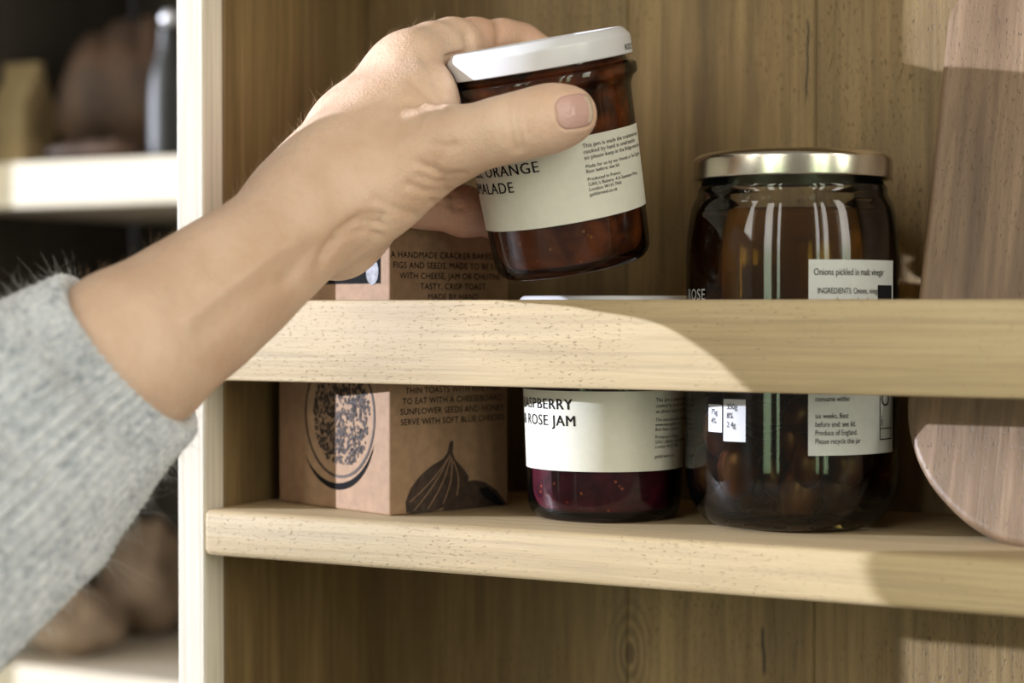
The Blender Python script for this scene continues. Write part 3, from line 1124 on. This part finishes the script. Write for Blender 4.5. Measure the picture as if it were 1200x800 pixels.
# fine blond arm hairs along the upper side of the forearm and hand
def hair_mesh(name, roots, dirs, lens, rad, curl, mat, parent, segs=4):
    vs, fc = [], []
    for p, d, L in zip(roots, dirs, lens):
        d = d / (np.linalg.norm(d) + 1e-9)
        side = np.cross(d, RNG.normal(size=3)); side /= np.linalg.norm(side) + 1e-9
        side2 = np.cross(d, side)
        bend = RNG.normal(size=3) * curl
        b0 = len(vs)
        for s in range(segs + 1):
            t = s / segs
            c_ = p + d * L * t + bend * L * t * t
            r_ = rad * (1 - 0.75 * t)
            for q in (0, 1, 2):
                a = q * 2.0944
                vs.append(c_ + side * r_ * math.cos(a) + side2 * r_ * math.sin(a))
        for s in range(segs):
            for q in range(3):
                r2 = (q + 1) % 3
                fc.append((b0 + s * 3 + q, b0 + s * 3 + r2, b0 + s * 3 + 3 + r2, b0 + s * 3 + 3 + q))
    return pe_part(name, mesh_np(name, vs, fc), mat, parent)


M['hair'] = plain('blond_hair', (0.50, 0.33, 0.19), 0.5)
upv = np.array((UV * 0.8 - RV * 0.6)[:])
sel = np.where(((NRM @ upv) > 0.55) & (pu > 95) & (pu < 520) & (pv > 20) & (pv < 345) & (pd < 0.86))[0]
sel = RNG.choice(sel, min(700, len(sel)), replace=False)
armdir = np.array((P(328, 277, .745) - P(152, 412, .700))[:]); armdir /= np.linalg.norm(armdir)
hr = hair_mesh('arm_hair', V[sel].astype(float), NRM[sel] * 0.55 + armdir * 0.75 + RNG.normal(size=(len(sel), 3)) * 0.2,
               RNG.uniform(0.002, 0.0055, len(sel)), 0.000045, 0.35, M['hair'], None)
tag(hr, kind='stuff')

# ------------------------------------------------------------------ sleeve
SL = [(176, 392, .710, 121), (154, 413, .701, 110), (102, 451, .692, 126), (56, 486, .683, 143), (0, 531, .674, 162), (-70, 590, .663, 176), (-170, 680, .650, 190), (-330, 790, .63, 205), (-520, 800, .60, 215), (-700, 640, .59, 240)]
SC = np.array([P(u, v, d)[:] for u, v, d, r in SL]); SR = np.array([r * d / F for u, v, d, r in SL])
SC = SC[1:]; SR = SR[1:]


def resample(c, r, step):
    seg = np.linalg.norm(np.diff(c, axis=0), axis=1)
    s = np.concatenate([[0], np.cumsum(seg)])
    # smooth interpolation with Catmull-Rom
    out, rad, ss = [], [], []
    m_ = int(s[-1] / step)
    for q in np.linspace(0, s[-1], m_ + 1):
        i = min(np.searchsorted(s, q, side='right') - 1, len(seg) - 1)
        t = (q - s[i]) / seg[i]
        p0, p1, p2, p3 = c[max(i - 1, 0)], c[i], c[i + 1], c[min(i + 2, len(c) - 1)]
        out.append(0.5 * (2 * p1 + (p2 - p0) * t + (2 * p0 - 5 * p1 + 4 * p2 - p3) * t * t + (3 * p1 - p0 - 3 * p2 + p3) * t ** 3))
        rad.append(r[i] + (r[i + 1] - r[i]) * t); ss.append(q)
    return np.array(out), np.array(rad), np.array(ss)


sc, sr, ss = resample(SC, SR, 0.0011)
keep = np.concatenate([np.where(ss < 0.155)[0], np.where(ss >= 0.155)[0][::6]])
sc, sr, ss = sc[keep], sr[keep], ss[keep]
tan = np.gradient(sc, axis=0); tan /= np.linalg.norm(tan, axis=1, keepdims=True)
ref = np.array(BV[:])
NTH = 58 * 10
th = np.linspace(0, 2 * math.pi, NTH, endpoint=False)
hsh = lambda a, b: np.modf(np.abs(np.sin(a * 12.9898 + b * 78.233) * 43758.5453))[0]


SKEW = 0.55


def ring_pts(i, extra):
    t = tan[i]
    e1 = ref - t * ref.dot(t); e1 /= np.linalg.norm(e1)
    e2 = np.cross(t, e1)
    rr = sr[i] + extra
    sk = SKEW * sr[i] * np.cos(th) * math.exp(-ss[i] / 0.07)
    return sc[i] + np.outer(rr * np.cos(th), e1) + np.outer(rr * np.sin(th), e2) + np.outer(sk, t)


RIB = 58
rows_v = []
for i in range(len(sc)):
    s = ss[i]
    ribph = th * RIB
    col_id = np.floor(th * RIB / (2 * math.pi))
    rib = 0.0027 * (np.cos(ribph) * 0.5 + 0.5) ** 0.7
    st = s / 0.0033 + hsh(col_id, 1.0) * 1.0
    stitch = 0.0011 * np.abs(np.sin(math.pi * st)) * (np.cos(ribph) * 0.5 + 0.5)
    lump = 0.0010 * np.sin(3 * th + s * 30) * min(1, s / 0.03) + 0.0012 * np.sin(5 * th - s * 55 + 1) * min(1, s / 0.05)
    fold = 0.0022 * np.exp(-((s - 0.062) / 0.008) ** 2) * (0.5 + 0.5 * np.sin(2 * th + 0.6)) - 0.0016 * np.exp(-((s - 0.050) / 0.006) ** 2) * (0.5 + 0.5 * np.sin(2 * th + 0.6))
    edge = -0.0012 * np.exp(-(s / 0.0012) ** 2)
    rough_ = 0.00025 * (hsh(np.floor(th * 180), np.floor(s * 600)) - 0.5)
    rows_v.append(ring_pts(i, rib + stitch + lump + fold + edge + rough_))
outer_n = len(rows_v)
inner = []
for i in range(0, 24):
    inner.append(ring_pts(i, np.full(NTH, -0.0034 + 0.0003 * min(i, 3)) + 0.0004 * np.cos(th * RIB)))
allr = inner[::-1] + rows_v
vs = np.concatenate(allr)
fs = []
for i in range(len(allr) - 1):
    a = i * NTH
    for j in range(NTH):
        k_ = (j + 1) % NTH
        fs.append((a + j, a + k_, a + NTH + k_, a + NTH + j))


def wool_mat():
    m, n, b = mat_base('grey_wool')
    vec = n.coords()
    k = n.noise(vec, 300, 3, 0.7)
    k2 = n.noise(vec, 45, 3, 0.6)
    c = n.ramp(n.math('ADD', n.math('MULTIPLY', k, 0.75), n.math('MULTIPLY', k2, 0.25)),
               [(0.34, (0.34, 0.375, 0.43)), (0.5, (0.66, 0.695, 0.75)), (0.66, (0.86, 0.88, 0.92))])
    n.l(c, b.inputs['Base Color'])
    b.inputs['Roughness'].default_value = 0.95
    b.inputs['Specular IOR Level'].default_value = 0.1
    b.inputs['Sheen Weight'].default_value = 0.35
    b.inputs['Sheen Roughness'].default_value = 0.6
    n.l(n.bump(k, 0.5, 0.0012), b.inputs['Normal'])
    return m


M['wool'] = wool_mat()
slv = pe_part('sleeve', mesh_np('sleeve', vs, fs), M['wool'])
slv['label'] = 'light grey knitted jumper sleeve with ribbed cuff'
# wool fuzz
outer = np.concatenate(rows_v[:])
oc = np.repeat(sc, NTH, 0)
os_ = np.repeat(ss, NTH)
cand = np.where(os_ < 0.15)[0]
pick = RNG.choice(cand, 14000, replace=False)
nr = outer[pick] - oc[pick]; nr /= np.linalg.norm(nr, axis=1, keepdims=True)
M['fuzz'] = plain('wool_fuzz', (0.78, 0.78, 0.78), 0.9, spec=0.1)
fz = hair_mesh('wool_fuzz', outer[pick] - nr * 0.0004, nr * 0.55 + RNG.normal(size=nr.shape) * 0.5, RNG.gamma(1.6, 0.0014, len(pick)) + 0.0012, 0.00006, 0.8, M['fuzz'], slv, 4)
tag(fz, kind='stuff')

# ------------------------------------------------------------------ the second shelf unit, across the room to the left
BY = 0.70                                 # plane of its front edges
zU = on_plane_y(110, 186, BY).z; zUb = on_plane_y(110, 241, BY).z
zL = on_plane_y(110, 789, BY).z
XA = on_plane_y(-70, 200, BY).x
XB = 0.2
bu = empty('shelf_unit', (-0.3, BY, 0))
tag(bu, 'blurred dark shelf unit with pale boards in the left background', 'shelf')
BUI = Matrix.Translation((0.3, -BY, 0))


def bu_part(name, bm, mat):
    o = obj(name, bm, mat, bu); o.matrix_parent_inverse = BUI
    return o


for zt in (zU, zL, zU + 0.5, zL - 0.5):
    bu_part('shelf_board', box_bm(XA, XB, BY, BY + 0.30, zt - (zU - zUb), zt, 0.002), M['white_board'])
bu_part('side_panel', box_bm(XA - 0.02, XA - 0.0005, BY - 0.047, BY + 0.30, 0.02, 2.3), M['dark_wood'])  # added past the frame edge, set proud to shade the boards' left ends
bu_part('side_panel', box_bm(XB + 0.0005, XB + 0.02, BY, BY + 0.30, 0.02, 2.3), M['dark_wood'])
bu_part('back_panel', box_bm(XA, XB, BY + 0.3005, BY + 0.315, 0.02, 2.3), M['dark_wood'])

# loaves of bread, paper bags on it, and a bottle added for its glint
def crust(name, a, b_):
    m, n, b = mat_base(name)
    k = n.noise(n.coords(), 18, 5, 0.65)
    n.l(n.ramp(k, [(0.35, a), (0.68, b_)]), b.inputs['Base Color'])
    b.inputs['Roughness'].default_value = 0.7
    n.l(n.bump(k, 0.5, 0.006), b.inputs['Normal'])
    return m


M['crust_dark'] = crust('dark_crust', (0.03, 0.016, 0.010), (0.10, 0.052, 0.030))
M['crust_pale'] = crust('floury_crust', (0.14, 0.09, 0.06), (0.36, 0.26, 0.18))
M['bag'] = plain('kraft_paper_bag', (0.30, 0.22, 0.11), 0.8, noise=0.15, nscale=20, bump=0.4, bscale=30)
M['bottle'] = plain('dark_bottle_glass', (0.012, 0.012, 0.013), 0.5)
M['steel'] = plain('polished_steel', (0.8, 0.8, 0.86), 0.35, metal=0.6)


def loaf(u, v, y, sx, sy, sz, mat, label, rz=0, zt=None):
    p = on_plane_y(u, v, y)
    t = empty('bread_loaf', mat=Matrix.Translation((p.x, p.y, zt)) @ Matrix.Rotation(R(rz), 4, 'Z'))
    tag(t, label, 'bread', 'bread loaves on the far shelves')
    bm = bmesh.new()
    bmesh.ops.create_icosphere(bm, subdivisions=5, radius=1.0)
    for q in bm.verts:
        c = q.co.copy()
        z = c.z if c.z > 0 else c.z * 0.55
        f = 1 + 0.04 * math.sin(5 * c.x + 2 * c.y) + 0.03 * math.sin(7 * c.y + 3 * c.z)
        cut = sum(math.exp(-((c.x + 0.5 * c.y - o_) / 0.09) ** 2) for o_ in (-0.5, 0.0, 0.5)) * (0.10 if c.z > 0.3 else 0)
        q.co = Vector((c.x * sx * f, c.y * sy * f, (z * (1 - cut) * f + 0.55) * sz / 1.55))
    zm = min(q.co.z for q in bm.verts)
    for q in bm.verts: q.co.z -= zm - 0.0004
    obj('crust', bm, mat, t, True)
    return t


loaf(158, 100, BY + 0.14, 0.075, 0.085, 0.155, M['crust_dark'], 'tall dark brown loaf on the upper far shelf beside the upright', 20, zU)
loaf(120, 178, BY + 0.045, 0.062, 0.035, 0.022, M['crust_dark'], 'flat brown flatbread in front of the dark loaf', 5, zU)
loaf(176, 690, BY + 0.20, 0.050, 0.06, 0.125, M['crust_pale'], 'pale floury round loaf low in the left background beside the upright', 10, zL)
loaf(86, 740, BY + 0.072, 0.058, 0.055, 0.068, M['crust_pale'], 'squat floury loaf below the hanging sleeve', -15, zL)
loaf(18, 740, BY + 0.19, 0.055, 0.06, 0.10, M['crust_dark'], 'dark loaf at lower left corner behind the sleeve', 35, zL)


def paper_bag(u, y, wd, dp, hg, zt, label):
    p = on_plane_y(u, 200, y)
    t = empty('paper_bag', (p.x, y, zt))
    tag(t, label, 'bag')
    bm = bmesh.new()
    rows = 9
    rings = []
    for k in range(rows + 1):
        z = hg * k / rows
        pinch = 1.0 if k < rows - 3 else 1 - 0.28 * (k - rows + 3)
        pts = [(-wd / 2, -dp / 2 * pinch), (-wd / 6, -dp / 2 * pinch - 0.002), (wd / 5, -dp / 2 * pinch + 0.001), (wd / 2, -dp / 2 * pinch), (wd / 2 - 0.006 * (k > 2), 0), (wd / 2, dp / 2 * pinch), (-wd / 2, dp / 2 * pinch), (-wd / 2 + 0.006 * (k > 2), 0)]
        rings.append([bm.verts.new((x + 0.001 * math.sin(k * 1.7 + i), y_ + 0.001 * math.cos(k * 2.1 + i), z)) for i, (x, y_) in enumerate(pts)])
    for a, b in zip(rings, rings[1:]):
        for i in range(8):
            bm.faces.new((a[i], a[(i + 1) % 8], b[(i + 1) % 8], b[i]))
    bm.faces.new(rings[0][::-1])
    obj('bag', bm, M['bag'], t)
    bm = box_bm(-wd / 2, wd / 2, -dp * 0.10, dp * 0.10, hg, hg + 0.012, 0.001)
    obj('folded_top', bm, M['bag'], t)
    return t


paper_bag(28, BY + 0.07, 0.045, 0.05, 0.095, zU, 'olive brown paper bag at left end of the upper far shelf')


def bottle(u, y, zt, hgt, label, cap_r):  # added so its sunlit stopper blurs into a bright disc
    p = on_plane_y(u, 200, y)
    t = empty('bottle', (p.x, y, zt))
    tag(t, label, 'bottle')
    pr = fillet([(0, 0.001), (0.018, 0.0005), (0.020, 0.01), (0.020, hgt * 0.55), (0.010, hgt * 0.75), (0.009, hgt - 0.012), (0.0, hgt - 0.012)], [0, .003, .01, .03, .02, .002, 0], 5)
    obj('added_bottle', lathe(pr, 48), M['bottle'], t, True)
    bm = bmesh.new()
    bmesh.ops.create_uvsphere(bm, u_segments=24, v_segments=16, radius=cap_r)
    for q in bm.verts: q.co.z += hgt - 0.012 + cap_r * 0.8
    obj('stopper', bm, M['steel'], t, True)
    return t


pz = on_plane_y(196, 20, BY + 0.04).z
bottle(199, BY + 0.045, zU, pz - zU + 0.004, 'added dark bottle, round stopper standing in for a bright spot, at top left beside the upright', 0.0085)

# ------------------------------------------------------------------ the rest of the person, unseen past the left edge, shaped to shade the rail
SHO = P(-700, 640, .59)
TC = P(-760, 400, .600)
tx, ty = TC.x, TC.y
fw = Vector((-BV.x, -BV.y, 0)).normalized()   # away from the camera
rt = Vector((RV.x, RV.y, 0)).normalized()


def bp_(a, b, z):
    return np.array((tx + rt.x * a + fw.x * b, ty + rt.y * a + fw.y * b, z), dtype=np.float32)


TOR = [(bp_(-.02, -.03, .95), .115), (bp_(-.02, -.03, 1.08), .110), (bp_(-.03, -.03, 1.25), .112), (bp_(-.03, -.02, 1.38), .085)]
TOR2 = [(bp_(-.02, -.03, .95), .11), (bp_(-.02, -.03, 1.2), .11), (bp_(-.03, .095, 1.42), .062), (bp_(-.03, -.12, 1.39), .055)]
UPA = [(bp_(-.03, .098, 1.415), .064), (bp_(-.02, .075, 1.355), .062), (bp_(.0, .035, 1.30), .062), (np.array(SHO[:], dtype=np.float32), .060)]
FARM = [(bp_(-.03, -.15, 1.38), .058), (bp_(-.06, -.19, 1.06), .047), (bp_(0.0, -.17, .86), .040)]


def jumper_sdf(p):
    r = chain_sdf(p, TOR, 0.06)
    r = smin(r, chain_sdf(p, TOR2, 0.03), 0.03)
    r = smin(r, chain_sdf(p, UPA, 0.03), 0.03)
    return smin(r, chain_sdf(p, FARM, 0.03), 0.015)


def add_sdf(name, sdf, chs, h, mat, parent=None):
    q = [x for ch in chs for x in ch]
    v, f = surface_nets(sdf, np.min([a - r for a, r in q], 0).astype(float) - 0.02, np.max([a + r for a, r in q], 0).astype(float) + 0.02, h)
    return pe_part(name, mesh_np(name, v, f), mat, parent)


add_sdf('jumper', jumper_sdf, (TOR, TOR2, UPA, FARM), 0.008, M['wool'])
LEGA = [(bp_(0, .08, .93), .105), (bp_(.02, .09, .50), .068), (bp_(.02, .09, .10), .050)]
LEGB = [(bp_(0, -.06, .93), .105), (bp_(.02, -.09, .50), .068), (bp_(.02, -.09, .10), .050)]
add_sdf('trousers', lambda p: smin(chain_sdf(p, LEGA, .04), chain_sdf(p, LEGB, .04), .012), (LEGA, LEGB), 0.008, plain('dark_denim', (0.03, 0.035, 0.05), 0.8, noise=0.2, nscale=200))
SHA = [(bp_(-.03, .09, .045), .044), (bp_(.14, .10, .035), .034)]
SHB = [(bp_(-.03, -.09, .045), .044), (bp_(.14, -.10, .035), .034)]
for q in (SHA, SHB):
    add_sdf('shoe', lambda p, q=q: chain_sdf(p, q, .02), (q,), 0.006, plain('black_shoe_leather', (0.02, 0.02, 0.02), 0.4))
NECK = [(bp_(-.03, -.03, 1.380), .055), (bp_(-.01, -.03, 1.490), .052)]
HEADC = [(bp_(-.01, -.03, 1.560), .080), (bp_(-.005, -.03, 1.620), .088)]
JAW = [(bp_(.03, -.03, 1.510), .045), (bp_(.045, -.03, 1.550), .050)]
NOSE = [(bp_(.085, -.03, 1.585), .010), (bp_(.098, -.03, 1.558), .013)]
EARA = [(bp_(-.005, .055, 1.580), .012), (bp_(-.005, .055, 1.550), .010)]
EARB = [(bp_(-.005, -.115, 1.580), .012), (bp_(-.005, -.115, 1.550), .010)]


def head_sdf(p):
    r = smin(chain_sdf(p, NECK, .02), chain_sdf(p, HEADC, .03), .03)
    r = smin(r, chain_sdf(p, JAW, .02), .03)
    for e in (NOSE, EARA, EARB):
        r = smin(r, chain_sdf(p, e, .006), .012)
    return r


add_sdf('head', head_sdf, (NECK, HEADC, JAW, NOSE, EARA, EARB), 0.005, M['skin'])
HAIR = [(bp_(-.03, -.03, 1.55), .088), (bp_(-.02, -.03, 1.635), .094)]
add_sdf('hair', lambda p: np.maximum(chain_sdf(p, HAIR, .02), (p - bp_(.045, -.03, 1.65)) @ np.array((rt.x * .8, rt.y * .8, -.6), dtype=np.float32)), (HAIR,), 0.006, plain('brown_hair', (0.10, 0.06, 0.035), 0.5, noise=0.3, nscale=200))
